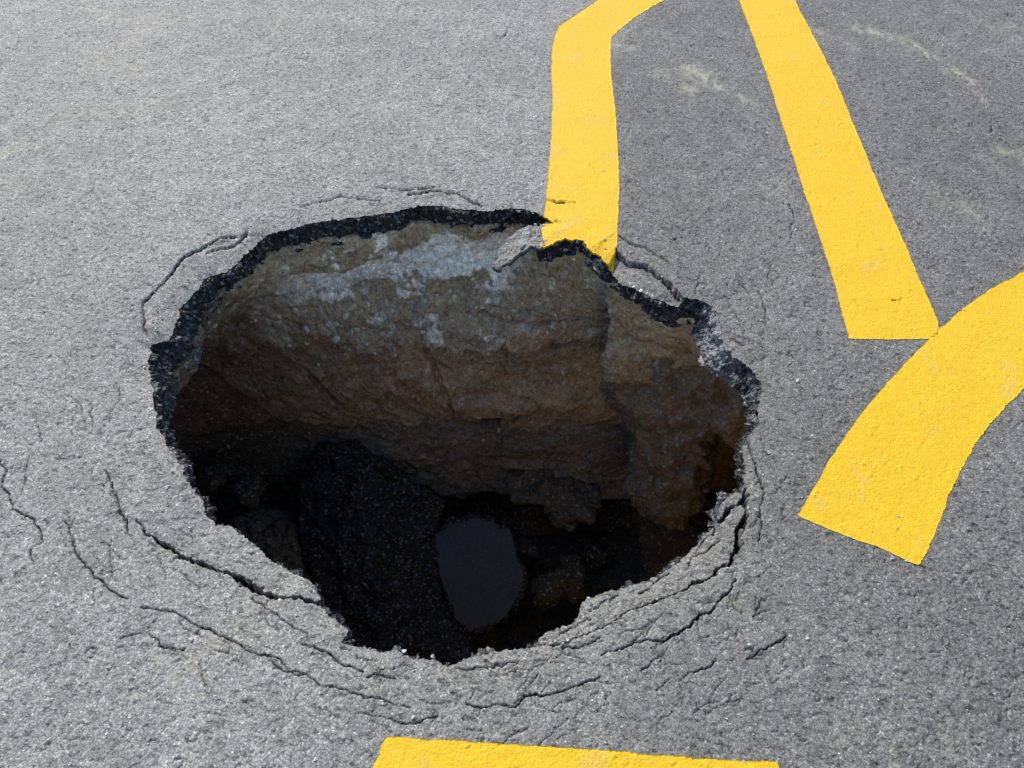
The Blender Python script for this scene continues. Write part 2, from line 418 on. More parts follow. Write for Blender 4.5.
CN = perlin(GX * 120, GY * 120, 1.1) 
def stamp_crack(pts, seed):
    P = np.array(pts, float); W = ground(P[:, 0], P[:, 1]); ww = np.where(P[:, 2] < 2.6, .52, .80) * P[:, 2] * px_size(W[:, 1])
    Q = resample(np.c_[W, ww], 0.0030)
    Q = roughen(Q, 0.0052, seed * 3.1 + 0.5)
    s = np.arange(len(Q)) * 0.003
    wv = Q[:, 2] * (1 + 0.85 * perlin(s * 45, seed, .5) + 0.12 * perlin(s * 130, seed, 1.5))
    for i in range(len(Q) - 1):
        a = Q[i, :2]; b = Q[i + 1, :2]; wd = max(wv[i], 0.0007)
        R = max(wd, 0.009) + 0.006
        j0, j1 = np.searchsorted(ys, min(a[1], b[1]) - R), np.searchsorted(ys, max(a[1], b[1]) + R)
        if j1 <= j0: continue
        wy = w_of(ys[(j0 + min(j1, NR) - 1) // 2 if j0 < NR else NR - 1])
        c0 = int(max(0, ((min(a[0], b[0]) - R) / wy + 1) / 2 * (NC - 1) - 2)); c1 = int(min(NC, ((max(a[0], b[0]) + R) / wy + 1) / 2 * (NC - 1) + 3))
        if c1 <= c0: continue
        gx = GX[j0:j1, c0:c1]; gy = GY[j0:j1, c0:c1]
        ab = b - a; t = np.clip(((gx - a[0]) * ab[0] + (gy - a[1]) * ab[1]) / (ab @ ab + 1e-12), 0, 1)
        qx = a[0] + t * ab[0]; qy = a[1] + t * ab[1]
        cell = px_size(a[1]) * 1.25
        d = np.hypot(gx - qx, gy - qy) + (0.30 * wd + .0006) * CN[j0:j1, c0:c1]
        # anisotropic cell: rows far away are longer
        cy = cell * math.hypot(a[1], CAM_H) / CAM_H
        dn = np.hypot((gx - qx) / cell, (gy - qy) / cy)
        hw = wd / 2
        thin = (dn < 0.60)
        if wd < 0.0080:
            D = np.where(thin, -(0.0004 + min(wd, .0065) * 3.4), 0)
            sl = depth[j0:j1, c0:c1]; upd = D < sl
            snapx[j0:j1, c0:c1][upd] = qx[upd]; snapy[j0:j1, c0:c1][upd] = qy[upd]
            sl[upd] = D[upd]
        e = d - hw
        Es = EW[j0:j1, c0:c1]; up = e < Es
        if wd >= 0.0036:
            Es[up] = e[up]; f = hw / np.maximum(d, 1e-6)
            EX_[j0:j1, c0:c1][up] = (qx + (gx - qx) * f)[up]; EY_[j0:j1, c0:c1][up] = (qy + (gy - qy) * f)[up]
            EH[j0:j1, c0:c1][up] = min(1.0, (wd / 0.007) ** 1.2)
EW = np.full_like(GX, 9.0); EX_ = GX.copy(); EY_ = GY.copy(); EH = np.zeros_like(GX)
for i, c in enumerate(CR): stamp_crack(c, i + 1)
cellm = px_size(ys)[:, None] * 1.1 * np.ones_like(GX)
edge = (np.abs(EW) < 0.48 * cellm) & (depth > -0.001); deep = EW <= -0.48 * cellm
snapx[edge] = EX_[edge]; snapy[edge] = EY_[edge]; depth[edge] = 0
depth[deep] = -(0.016 + 0.034 * EH[deep]) * (0.85 + 0.3 * CN[deep])

dust = np.zeros_like(Z)
def dust_line(pts, wpx, amt):
    global dust
    P = np.array(pts, float); W = ground(P[:, 0], P[:, 1])
    d = np.full(GX.shape, 9.0)
    for a, b in zip(W[:-1], W[1:]):
        ab = b - a; t = np.clip(((GX - a[0]) * ab[0] + (GY - a[1]) * ab[1]) / (ab @ ab), 0, 1)
        d = np.minimum(d, np.hypot(GX - a[0] - t * ab[0], GY - a[1] - t * ab[1]))
    wd = wpx * px_size(W[:, 1].mean())
    dust = np.maximum(dust, 0.7 * amt * np.exp(-(d / (1.35 * wd)) ** 2) * sst(-0.7, 0.7, DN))
DN = fbm(GX * 40, GY * 30, 0.7, 4, 11, .65)
dust_line([(855,28),(890,35),(920,48),(945,66),(972,82)], 5, 0.75)
dust_line([(810,28),(835,38)], 4, .45); dust_line([(848,44),(856,48)], 3, .5)
dust_line([(690,70),(705,78),(718,84)], 9, .75); dust_line([(688,90),(694,92)], 6, .7)
dust_line([(742,98),(752,106)], 6, .5); dust_line([(650,32),(665,34)], 5, .4); dust_line([(618,45),(632,48)], 4, .6)
dust_line([(660,72),(690,88)], 7, .3); dust_line([(1000,150),(1024,158)], 5, .5); dust_line([(690,175),(696,178)], 4, .4)
dust_line([(935,195),(965,205),(975,215)], 9, .28); dust_line([(970,80),(990,110)], 4, .3)
dust_line([(0,155),(22,146)], 6, .5); dust_line([(0,180),(18,185)], 9, .28)
dust_line([(90,10),(118,22),(170,14)], 6, .35); dust_line([(120,45),(165,18)], 9, .35); dust_line([(50,118),(90,115),(150,104),(166,106)], 7, .33)
dust_line([(95,60),(130,70)], 12, .28); dust_line([(280,20),(350,16)], 9, .15); dust_line([(1000,30),(960,10)], 6, .2)
dust = np.maximum(dust, 0.22 * sst(0.25, 1.0, fbm(GX * 2.3, GY * 2.3, 4.4, 3, 21)) * sst(0.2, .6, DN))
dust = np.clip(dust, 0, 1)

keep_v_in = inside(0.25 * (GX[:-1, :-1] + GX[1:, :-1] + GX[:-1, 1:] + GX[1:, 1:]), 0.5 * (ys[1:] + ys[:-1]), rim)   # cell centre inside hole
Fall = grid_faces(NR, NC); cell_in = keep_v_in.ravel()
X = snapx.ravel(); Y = snapy.ravel(); ZZ = (Z + depth).ravel()
fresh = sst(-0.0012, -0.0050, depth).ravel()
usedk = np.zeros(NR * NC, bool); usedk[Fall[~cell_in].ravel()] = True
usedr = np.zeros(NR * NC, bool); usedr[Fall[cell_in].ravel()] = True
bd = np.where(usedk & usedr)[0]
q = nearest_on(rim, np.stack([X[bd], Y[bd]], -1)); X[bd] = q[:, 0]; Y[bd] = q[:, 1]

M_ = M_ROAD
def compact(V, F, attrs):
    u = np.unique(F); mp = np.full(len(V), -1); mp[u] = np.arange(len(u))
    return V[u], mp[F], {k: a[u] for k, a in attrs.items()}
V = np.stack([X, Y, ZZ], -1); F = Fall[~cell_in]
# the sheet goes on to 60 m
idx = np.arange(NR * NC).reshape(NR, NC)
loop = np.r_[idx[0, :-1], idx[:-1, -1], idx[-1, :0:-1], idx[:0:-1, 0]]
Lx, Ly = V[loop, 0], V[loop, 1]
rings = []; prev = loop; off = len(V); VV = [V]; FF = [F]
for r in (0.25, 2.0, 12.0, 80.0):
    cxx, cyy = 0.0, 1.9; dx, dy = Lx - cxx, Ly - cyy; dn = np.hypot(dx, dy)
    nx, ny = cxx + dx * (1 + r / dn), cyy + dy * (1 + r / dn)
    if r == 0.25:
        pass
    VV.append(np.stack([nx, ny, base_height(nx, ny) * (1 if r < 5 else 0)], -1))
    cur = np.arange(off, off + len(loop)); off += len(loop)
    FF.append(np.stack([prev, cur, np.roll(cur, -1), np.roll(prev, -1)], -1)); prev = cur
VA = np.vstack(VV); FA = np.vstack(FF); ext = len(VA) - len(V)
FA[len(F):] = FA[len(F):][:, :]
xb = np.interp(ys, [0.3, 1.0, 1.75, 2.2, 2.55, 3.1], [0.0, 0.05, 0.22, 0.27, 0.25, 0.55])[:, None]
tw = np.interp(ys, [0.3, 1.3, 1.8, 3.5], [0.8, 0.5, 0.07, 0.07])[:, None]
wear = sst(-1, 1, (xb - GX + 0.10 * tw ** .5 * fbm(GX * 6, GY * 6, 3.3, 3, 55)) / tw)
at = {"wear": np.r_[wear.ravel(), np.where(VA[len(V):, 0] < .2, 1.0, 0.0)], "fresh": np.r_[fresh, np.zeros(ext)], "dust": np.r_[dust.ravel(), np.zeros(ext)]}
VA, FA, at = compact(VA, FA, at)
# consistent upward winding
def fix_up(V, F):
    a = V[F[:, 0]]; b = V[F[:, 1]]; c = V[F[:, 2]]
    n = (b[:, 0] - a[:, 0]) * (c[:, 1] - a[:, 1]) - (b[:, 1] - a[:, 1]) * (c[:, 0] - a[:, 0])
    F = F.copy(); F[n < 0] = F[n < 0][:, ::-1]; return F
road = mesh_np("road", VA, fix_up(VA, FA), M_ROAD, None, True, at)
road["kind"] = "structure"; road["label"] = "cracked grey asphalt road surface around the open sinkhole"

# ------------------------------------------------------------------ yellow markings
def arc(p0, p1, p2, n=14):                                    # quadratic
    t = np.linspace(0, 1, n)[:, None]; p0, p1, p2 = map(np.array, (p0, p1, p2))
    return [tuple(v) for v in (1 - t) ** 2 * p0 + 2 * t * (1 - t) * p1 + t ** 2 * p2]
MARKS = [
 ("yellow line that bends at its far end and breaks off at the sinkhole edge",
  [(537,262),(540,240),(545.5,200),(548,170),(550.5,140),(552,100),(551,70),(551.5,50),(554,38),(558,27),(575,15),(598,0),(620,-16),(690,-20),(664,0),(640,14),(620,29),(611.5,37),
   (610,50),(611,75),(615,110),(618,150),(619,185),(618,215),(617,245),(614,270),(600,275),(565,270)]),
 ("straight yellow line slanting towards the viewer, its square end touching the curved stripe",
  [(738,0),(730,-20),(786,-20),(800,12),(812,33),(835,80),(860,140),(885,200),(905,245),(922,285),(938,322),(939,334),(935,338.5),(900,339.5),(870,339),(848,338.5),(845,325),(836,290),(820,240),(800,180),(782,125),(766,75),(750,30)]),
 ("broad curved yellow stripe with square cut end",
  [(797,514.5),(812,490),(826,465),(846,434),(865,408),(890,379),(915,352),(940,328),(965,306),(990,289),(1024,271),(1070,250),(1090,330),(1050,365),(1024,388),(1005,407),(990,424),(975,445),(960,472),(948,497),(938,525),(928,550),(919,565),(912,563),(890,552),(860,541),(830,529),(805,518)]),
 ("wide yellow bar crossing in front of the sinkhole",
  [(376,760),(381,744),(386,736),(420,738),(480,742),(540,746),(600,750),(660,755),(720,759),(776,762),(782,775),(786,800),(360,800)]),
]
ZF = Z + depth
zs_paint = z0 + SAG + DR + 0.45 * stone + 0.35 * pit + 0.15 * scab + depth
FRESH2 = sst(-0.004, -0.010, depth)
cxm = 0.25 * (GX[:-1, :-1] + GX[1:, :-1] + GX[:-1, 1:] + GX[1:, 1:]); cym = 0.5 * (ys[1:] + ys[:-1])
pd = 0.26 * sst(0.35, 0.9, fbm(GX * 11, GY * 11, 9.1, 3, 31))
for lbl, poly in MARKS:
    P = np.array(poly, float); W = ground(P[:, 0], P[:, 1]); W = resample(np.vstack([W, W[:1]]), 0.003)
    W = roughen(W, 0.0018, 5.0)[:-1]; W = W + .0007 * np.stack([perlin(W[:, 0] * 330, W[:, 1] * 330, .5), perlin(W[:, 0] * 330, W[:, 1] * 330, 6.5)], -1)
    m = inside(cxm, cym, W).ravel() & ~cell_in
    Fp = Fall[m]; uk = np.zeros(NR * NC, bool); uk[Fp.ravel()] = True
    ur = np.zeros(NR * NC, bool); ur[Fall[~m & ~cell_in].ravel()] = True
    X2, Y2 = X.copy(), Y.copy()
    b2 = np.where(uk & ur & ~(usedk & usedr))[0]
    q = nearest_on(W, np.stack([X2[b2], Y2[b2]], -1)); X2[b2] = q[:, 0]; Y2[b2] = q[:, 1]
    hz = np.maximum(zs_paint, ZF - 0.0010).ravel() + 0.0014
    # skirt: border vertices go down to the road
    e = np.vstack([Fp[:, [0, 1]], Fp[:, [1, 2]], Fp[:, [2, 3]], Fp[:, [3, 0]]])
    key = np.sort(e, 1); kk = key[:, 0].astype(np.int64) * (NR * NC) + key[:, 1]
    un, inv, cnt = np.unique(kk, return_inverse=True, return_counts=True)
    be = e[cnt[inv] == 1]
    Vp = np.stack([X2, Y2, hz], -1)
    bv = np.unique(be); mp = {int(v): i for i, v in enumerate(bv)}
    low = Vp[bv].copy(); low[:, 2] -= 0.006
    lo = np.array([[mp[int(a)], mp[int(b)]] for a, b in be]) + len(Vp)
    Fs = np.stack([be[:, 0], be[:, 1], lo[:, 1], lo[:, 0]], -1)
    A = {"fresh": np.r_[FRESH2.ravel(), np.zeros(len(bv))], "dust": np.r_[np.clip(pd.ravel() + 0.45 * dust.ravel(), 0, .6), np.zeros(len(bv))]}
    VV_, F_, A_ = compact(np.vstack([Vp, low]), np.vstack([Fp, Fs]), A)
    nT = len(Fp); F_[:nT] = fix_up(VV_, F_[:nT])
    o = mesh_np("yellow_marking", VV_, F_, M_PAINT, road, True, A_); o["label"] = lbl

# ------------------------------------------------------------------ broken edge of the asphalt layer
def loop_normals(P, k):
    """inward normals of the loop, smoothed"""
    T = np.roll(P, -k, 0) - np.roll(P, k, 0); T /= np.linalg.norm(T, axis=1)[:, None]
    N = np.stack([T[:, 1], -T[:, 0]], -1)
    c = np.array([CX, CY]) - P
    if (N * c).sum() < 0: N = -N
    return N
ring = resample(np.vstack([rim, rim[:1]]), 0.0023)[:-1]; NRG = len(ring)
RN = loop_normals(ring, 14)
th = np.degrees(np.arctan2(ring[:, 1] - CY, ring[:, 0] - CX)) % 360
T_ang = [0, 15, 28, 35, 42, 50, 60, 75, 90, 110, 125, 140, 150, 160, 172, 182, 200, 230, 270, 300, 330, 345, 360]
thick = np.interp(th, T_ang, [.07, .075, .085, .07, .05, .05, .06, .08, .09, .09, .085, .085, .09, .10, .09, .075, .07, .07, .08, .08, .07, .07, .07])
slope = np.interp(th, [0, 15, 22, 29, 34, 42, 60, 75, 90, 110, 125, 140, 150, 160, 172, 182, 200, 230, 270, 300, 330, 345, 360], [.012, .03, .06, .06, .03, .012, .006, .0, .0, .004, .006, .01, .03, .055, .04, .01, .0, .0, .004, .0, .0, .0, .012])
KR = 44
t = np.linspace(0, 1, KR)
zt = base_height(ring[:, 0], ring[:, 1]) + sag(ring[:, 0], ring[:, 1])
dr = np.zeros(NRG)
for poly, dz, til in DROPS:
    P = ground(*np.array(poly).T)
    for i in range(NRG):
        p = ring[i] - RN[i] * 0.004; a = P; b = np.roll(P, -1, 0)
        mm = (a[:, 1] > p[1]) != (b[:, 1] > p[1])
        xs = a[mm, 0] + (p[1] - a[mm, 1]) * (b[mm, 0] - a[mm, 0]) / (b[mm, 1] - a[mm, 1])
        if (xs > p[0]).sum() % 2: dr[i] = -dz
zt = zt + dr - 0.0012
tt = t[:, None]
_k = np.exp(-(np.arange(-36, 37) / 16.0) ** 2); _k /= _k.sum()
sring = np.stack([np.convolve(np.r_[ring[-36:, i], ring[:, i], ring[:36, i]], _k, 'valid') for i in (0, 1)], -1)
PX, PY = (ring[None, :, i] + (sring - ring)[None, :, i] * sst(0.03, .45, tt) for i in (0, 1))
PZ = zt[None] - tt * thick[None]
# last rows tuck back under the slab
inw = slope[None] * tt ** 0.8 - 0.0
lum, lv = worley3(PX * 62, PY * 62, PZ * 62, 2)
lum2, lv2 = worley3(PX * 26, PY * 26, PZ * 26, 4)
dsp = 0.011 * (0.55 - lum) * (0.4 + lv) + 0.016 * (0.6 - lum2) + 0.022 * fbm(PX * 18, PY * 18, PZ * 18, 4, 6, .6)
ramp = sst(0, 0.10, tt)
outw = np.where(tt < 0.02, 0.010, 0.0) 
inw = inw + dsp * ramp - 0.006 * ramp - sst(0.93, 1.0, tt) * 0.015
EX = PX + RN[None, :, 0] * (inw - outw); EY = PY + RN[None, :, 1] * (inw - outw)
EZ = PZ + dsp * 0.25 * ramp - np.where(tt < 0.02, 0.004, 0)
litE = (0.75 * sst(0.3, .8, np.interp(th, [0, 14, 20, 26, 31, 36, 360], [.2, .4, 1.0, 1.0, .3, 0, 0])[None] + 0.35 * fbm(PX * 30, PY * 30, PZ * 30, 3, 3)))  # right stretch greyed in the colour, as if caught by the sun
litE = np.maximum(litE, 0.18 * sst(.2, .9, np.interp(th, [140, 158, 172, 185], [0, 1, .8, 0])[None] * tt + .3 * fbm(PX * 25, PY * 25, PZ * 25, 2, 9) - 0.1))  # fainter grey on the left stretch, the same painted light
mesh_np("broken_edge", np.stack([EX, EY, EZ], -1).reshape(-1, 3), grid_faces(KR, NRG, True)[:, ::-1], M_FRESH, road, True, {"dust": np.broadcast_to(litE, EX.shape).ravel()})

# tongue of crust that hangs into the hole beside the bent yellow line
def tongue():
    A = [(539,226),(528,226),(516,232),(504,243),(496,254),(490,264)]; B = [(545,246),(531,248),(520,252),(512,260),(503,266),(495,270)]
    NA, NB_ = 90, 46
    a = resample(np.array(A, float), .5); b = resample(np.array(B, float), .5)
    s = np.linspace(0, 1, NA)
    fa = np.stack([np.interp(s, np.linspace(0, 1, len(a)), a[:, i]) for i in (0, 1)], -1)
    fb = np.stack([np.interp(s, np.linspace(0, 1, len(b)), b[:, i]) for i in (0, 1)], -1)
    v = np.linspace(0, 1, NB_)
    top = []
    for i in range(NA):
        drop = -0.004 - 0.050 * s[i] ** 1.3
        for j in range(NB_):
            p = fa[i] * (1 - v[j]) + fb[i] * v[j]
            wob = 2.2 * perlin(np.float64(s[i] * 9), np.float64(3.0 + (v[j] > .5)), .5)
            p = p + np.array([0, wob * abs(v[j] - .5) * 2])
            if s[i] > .86: p = fa[i] * (1 - v[j]) + fb[i] * v[j] + np.array([6 * (s[i] - .86) / .14 * (2 * v[j] - 1) ** 2, 0])
            g = ground(p[0], p[1], drop)
            top.append((g[0], g[1], drop))
    top = np.array(top)
    ff, vv, _ = worley2(top[:, 0] * 110, top[:, 1] * 110, 3)
    top[:, 2] += (1 - np.clip(ff / .6, 0, 1) ** 2) * vv * .003 + 0.0035 * perlin(top[:, 0] * 45, top[:, 1] * 45, .4) - .004 * sst(.35, .5, perlin(top[:, 0] * 60, top[:, 1] * 30, 5.4))
    bot = top.copy(); bot[:, 2] -= 0.022 + 0.006 * perlin(top[:, 0] * 40, top[:, 1] * 40, 2.4); bot[:, 1] += .008
    n = NA * NB_; Ft = grid_faces(NA, NB_); I = np.arange(n).reshape(NA, NB_)
    lp = np.r_[I[0, :-1], I[:-1, -1], I[-1, :0:-1], I[:0:-1, 0]]; nx = np.roll(lp, -1)
    F_ = np.vstack([Ft, Ft[:, ::-1] + n, np.stack([lp, lp + n, nx + n, nx], -1)])
    o = mesh_np("crust_flap", np.vstack([top, bot]), F_, M_ROAD, road, True, {"fresh": np.r_[np.zeros(n), np.ones(n) * .9], "dust": np.zeros(2 * n), "wear": np.ones(2 * n) * .7})
    o["label"] = "grey tongue of crust hanging over the hole beside the yellow line"
tongue()

# ------------------------------------------------------------------ sinkhole cavity
sink = bpy.data.objects.new("sinkhole", None); COL.objects.link(sink); sink.location = (0, 0, 0)
sink["kind"] = "structure"; sink["label"] = "deep oval sinkhole with brown soil walls under the road"
bott = np.stack([EX[-8], EY[-8]], -1)
bt = np.arctan2(bott[:, 1] - CY, bott[:, 0] - CX); br = np.hypot(bott[:, 0] - CX, bott[:, 1] - CY)
o_ = np.argsort(bt); bt, br = bt[o_], br[o_]
ang = np.linspace(-math.pi, math.pi, 721)[:-1]
rr = np.interp(ang, bt, br, period=2 * math.pi)
ker = np.exp(-(np.arange(-8, 9) / 4.0) ** 2); ker /= ker.sum()
rr = np.convolve(np.r_[rr[-8:], rr, rr[:8]], ker, 'valid')
ker = np.exp(-(np.arange(-40, 41) / 18.0) ** 2); ker /= ker.sum()
rw_ = np.convolve(np.r_[rr[-40:], rr, rr[:40]], ker, 'valid')
def rim_r(th, z):
    a = np.interp(th, ang, rr, period=2 * math.pi); b = np.interp(th, ang, rw_, period=2 * math.pi) 
    return a + (b - a) * sst(-0.10, -0.20, z)
# angles: denser on the far side
dens = lambda a: 0.28 + 0.72 * (sst(-5, 15, a) * sst(190, 165, a))
aa = np.linspace(-90, 270, 4001); cs = np.cumsum(dens(aa)); cs = (cs - cs[0]) / (cs[-1] - cs[0])
NT = 1150; TH = np.interp(np.arange(NT) / NT, cs, aa)          # degrees
NZ = 380; ZL = np.r_[-0.015, -0.05, np.linspace(-0.085, -1.75, NZ - 2)]
A2, Z2 = np.meshgrid(TH, ZL); AR = np.radians(A2)
_bz = EZ[-6]; _bo = np.argsort(bt_raw := np.arctan2(EY[-6] - CY, EX[-6] - CX))
topz = np.interp(np.radians(TH), bt_raw[_bo], _bz[_bo], period=2 * math.pi)
topz = np.convolve(np.r_[topz[-9:], topz, topz[:9]], np.ones(19) / 19, 'valid') + 0.016
fz_ = (np.arange(NZ) - 2) / (NZ - 3)
Z2 = topz[None] + (-1.75 - topz[None]) * np.clip(fz_, 0, 1)[:, None]
CT, ST = np.cos(AR), np.sin(AR)
# outward offset by angle (rows) and height (columns)
za = [-1.75, -1.42, -1.36, -1.2, -1.0, -0.7, -0.45, -0.2, -0.1]
OFF = {-90: [.30, .30, .30, .30, .28, .25, .20, .10, .06],
       -30: [.30, .30, .30, .30, .30, .28, .24, .16, .08],
        6: [.65, .65, .65, .65, .65, .60, .50, .30, .12],
       14: [.65, .65, .65, .65, .65, .60, .50, .28, .12],
       28: [.60, .60, .60, .60, .60, .50, .26, .07, .03],
       44: [.34, .34, .34, .30, .24, .16, .06, .045, .03],
       54: [.26, .24, .05, .0, .0, .0, .01, .01, .0],
       60: [.22, .18, -.06, -.07, -.05, -.02, .0, .0, .0],
       90: [.20, .14, -.13, -.12, -.09, -.05, -.03, -.01, .0],
      115: [.20, .14, -.12, -.11, -.08, -.05, -.03, -.01, .0],
      140: [.20, .16, .0, .0, .0, .0, .0, .01, .0],
      160: [.25, .25, .14, .13, .12, .10, .07, .03, .0],
      185: [.35, .35, .32, .30, .28, .24, .16, .06, .02],
      220: [.32, .32, .32, .30, .28, .25, .20, .10, .05],
      270: [.30, .30, .30, .30, .28, .25, .20, .10, .06]}
ka = sorted(OFF); tab = np.array([OFF[k] for k in ka])
cols = np.stack([np.interp(ZL, za, tab[i]) for i in range(len(ka))], 1)         # (NZ, nk)
off = np.stack([np.interp(TH, ka, cols[r]) for r in range(NZ)], 0)   # columns of ZL and Z2 differ by a few cm at the top only
R0 = rim_r(AR, Z2) + off
# the far side is one broad, nearly flat face that runs on to the left under the road
yp = np.interp(Z2, [-1.75, -1.50, -1.43, -1.38, -1.0, -0.5, -0.1], [1.95, 1.90, 1.66, 1.66, 1.70, 1.76, 1.80])
Rp = (yp - CY) / np.maximum(ST, 0.12); Rl = 1.22 / np.maximum(-CT, 0.12)
Rp = np.where(A2 > 100, 1 / (Rp ** -6 + Rl ** -6) ** (1 / 6), Rp)
cleft = np.interp(Z2, [-1.4, -1.1, -0.8, -0.5, -0.2], [40, 41.5, 45.5, 49.5, 52]) + 0.8 * perlin(Z2 * 18, 0 * Z2, .5) + .5 * perlin(Z2 * 60, 0 * Z2, .5)
wp = sst(-0.14, -0.42, Z2) * sst(-0.6, 1.2, A2 - cleft) * sst(232, 190, A2)
R0 = R0 + (Rp - R0) * wp
bx_, by_ = CX + R0 * CT, CY + R0 * ST
arc_s = R0 * AR
D = 0.030 * fbm(bx_ * 3.2, by_ * 3.2, Z2 * 5, 3, 41) + 0.013 * fbm(bx_ * 13, by_ * 13, Z2 * 19, 4, 45)
lw, lwv = worley3(bx_ * 34, by_ * 34, Z2 * 40, 7)
D += 0.007 * (0.5 - lw) * (0.3 + lwv)
lw2, lwv2 = worley3(bx_ * 11, by_ * 11, Z2 * 16, 8)
n1 = lambda f, k: perlin(arc_s * f, 0 * arc_s, 0.5, k)
low_zone = sst(-0.40, -0.55, Z2) * sst(-1.02, -0.90, Z2)
D += 0.030 * (0.5 - lw2) * (0.2 + 0.8 * low_zone) * (0.4 + lwv2)
L1 = -0.47 + 0.045 * n1(3.5, 1) + 0.025 * n1(14, 2) + 0.018 * n1(45, 3)
D += 0.068 * sst(-0.004, 0.004, Z2 - L1) * sst(0.30, 0.0, Z2 - L1)
L2 = -0.64 + 0.22 * n1(1.6, 11) + 0.03 * n1(9, 12) + 0.012 * n1(40, 13)
D += 0.045 * sst(-0.004, 0.005, Z2 - L2) * sst(0.16, 0.0, Z2 - L2)
L2b = -0.76 + 0.12 * n1(1.7, 61) + 0.04 * n1(8, 62) + 0.012 * n1(40, 63)
D += 0.018 * sst(-0.004, 0.005, Z2 - L2b) * sst(0.14, 0.0, Z2 - L2b)
L3 = -0.93 + 0.03 * n1(2.6, 21) + 0.018 * n1(11, 22) + 0.006 * n1(50, 23)
D += 0.018 * sst(-0.004, 0.006, Z2 - L3) - 0.012
L4 = -1.27 + 0.02 * n1(4, 31) + 0.008 * n1(30, 33)
D -= 0.03 * np.exp(-((Z2 - L4) / 0.012) ** 2)
seam = -0.335 + 0.012 * n1(6, 51) + 0.004 * n1(40, 52)
D -= 0.016 * np.exp(-((Z2 - seam) / 0.004) ** 2) * sst(50, 58, A2) * sst(92, 84, A2)
D -= 0.06 * np.exp(-(np.abs(A2 - cleft) / 1.1) ** 1.5) * sst(-0.30, -0.60, Z2)
rdg = np.abs(fbm(bx_ * 5, by_ * 5, Z2 * 9, 4, 111)); D -= 0.022 * sst(0.07, 0.0, rdg) * sst(-0.38, -0.5, Z2) * sst(-0.1, .3, perlin(bx_ * 3, by_ * 3, Z2 * 3, 115))
cl_, clv = worley3(bx_ * 24, by_ * 24, Z2 * 28, 117); D += 0.014 * (0.5 - cl_) * sst(.2, .6, clv) * sst(-.42, -.5, Z2)
def wallpt(px, py):                     # a place on the far face (plane y = 1.74)
    tn = math.tan(TILT + math.atan((py - 384) / FPX)); z = CAM_H - 1.74 * tn
    return ((px - 512) / FPX * (1.74 * math.cos(TILT) + (CAM_H - z) * math.sin(TILT)), z)
nj = 0.005 * perlin(bx_ * 40, by_ * 40, Z2 * 40, 121)
for pl, wdt, dep_ in [([(252,344),(268,354),(300,366),(315,380),(332,396)], .009, .040), ([(385,392),(410,408),(440,414)], .007, .026),
        ([(438,346),(455,352),(470,349),(500,350)], .008, .034), ([(545,348),(575,344),(600,347),(622,340)], .009, .034),
        ([(425,352),(442,382),(456,410),(480,424)], .007, .024), ([(480,422),(520,410),(548,412),(590,418),(612,414)], .007, .030),
        ([(290,352),(330,360),(360,352),(380,362)], .006, .024), ([(440,474),(500,478),(560,470)], .006, .020), ([(480,316),(540,319),(600,314)], .005, .022)]:
    Pw = [wallpt(*p) for p in pl]; dm = np.full(Z2.shape, 9.0)
    for (x0, q0), (x1, q1) in zip(Pw[:-1], Pw[1:]):
        tt_ = np.clip(((bx_ - x0) * (x1 - x0) + (Z2 - q0) * (q1 - q0)) / ((x1 - x0) ** 2 + (q1 - q0) ** 2), 0, 1)
        dm = np.minimum(dm, np.hypot(bx_ - x0 - tt_ * (x1 - x0), Z2 - q0 - tt_ * (q1 - q0)))
    D -= 1.15 * dep_ * sst(wdt * 1.9, wdt * .7, dm + nj) * (by_ > 1.4)
smooth_zone = sst(-0.96, -1.02, Z2)
R1 = R0 - D
WX, WY = CX + R1 * CT, CY + R1 * ST
WZ = Z2 + 0.010 * perlin(bx_ * 20, by_ * 20, Z2 * 20)
WX[0] = CX + (R0[0] + 0.22) * CT[0]; WY[0] = CY + (R0[0] + 0.22) * ST[0]; WZ[0] = Z2[2] - 0.035
WX[1] = CX + (R0[1] + 0.035) * CT[1]; WY[1] = CY + (R0[1] + 0.035) * ST[1]; WZ[1] = Z2[2] - 0.006
# colours of the layers
def lerp(a, b, t): return a + (np.array(b) - a) * t[..., None]
nA = fbm(bx_ * 9, by_ * 9, Z2 * 12, 4, 71); nB = fbm(bx_ * 28, by_ * 28, Z2 * 34, 3, 75); nC = fbm(bx_ * 3, by_ * 3, Z2 * 6, 3, 79)
c = np.zeros(A2.shape + (3,)) + np.array([0.21, 0.15, 0.082])
c = lerp(c, [0.235, 0.178, 0.102], sst(0.0, 0.5, nA) * sst(-0.02, 0.03, Z2 - L1))
white = sst(-0.16, 0.12, nA * 1.1 + nB * .35 + 1.3 * np.exp(-((Z2 + 0.19 + 0.0016 * (A2 - 95)) / 0.058) ** 2) - 0.62) * sst(72, 88, A2) * sst(137, 118, A2)
c = lerp(c, [0.56, 0.50, 0.40], 0.96 * white)
spk = sst(0.35, 0.7, nB + 0.3 * nA) * sst(-0.02, 0.05, Z2 - L1)
c = lerp(c, [0.40, 0.37, 0.31], 0.5 * spk)
c = lerp(c, [0.255, 0.182, 0.103], sst(0.02, -0.02, Z2 - L1) * .8)
c = lerp(c, [0.29, 0.21, 0.125], 0.7 * sst(0.1, 0.6, nC) * sst(0, -.04, Z2 - L1))
c = lerp(c, [0.13, 0.125, 0.108], 0.85 * sst(0.02, -0.03, Z2 - L3))
c = lerp(c, [0.19, 0.155, 0.075], sst(0.0, .3, nA) * np.exp(-((Z2 - L4 - .03) / 0.018) ** 2))
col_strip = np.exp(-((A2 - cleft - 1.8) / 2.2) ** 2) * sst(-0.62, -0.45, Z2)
c = lerp(c, [0.075, 0.072, 0.068], 0.8 * col_strip)
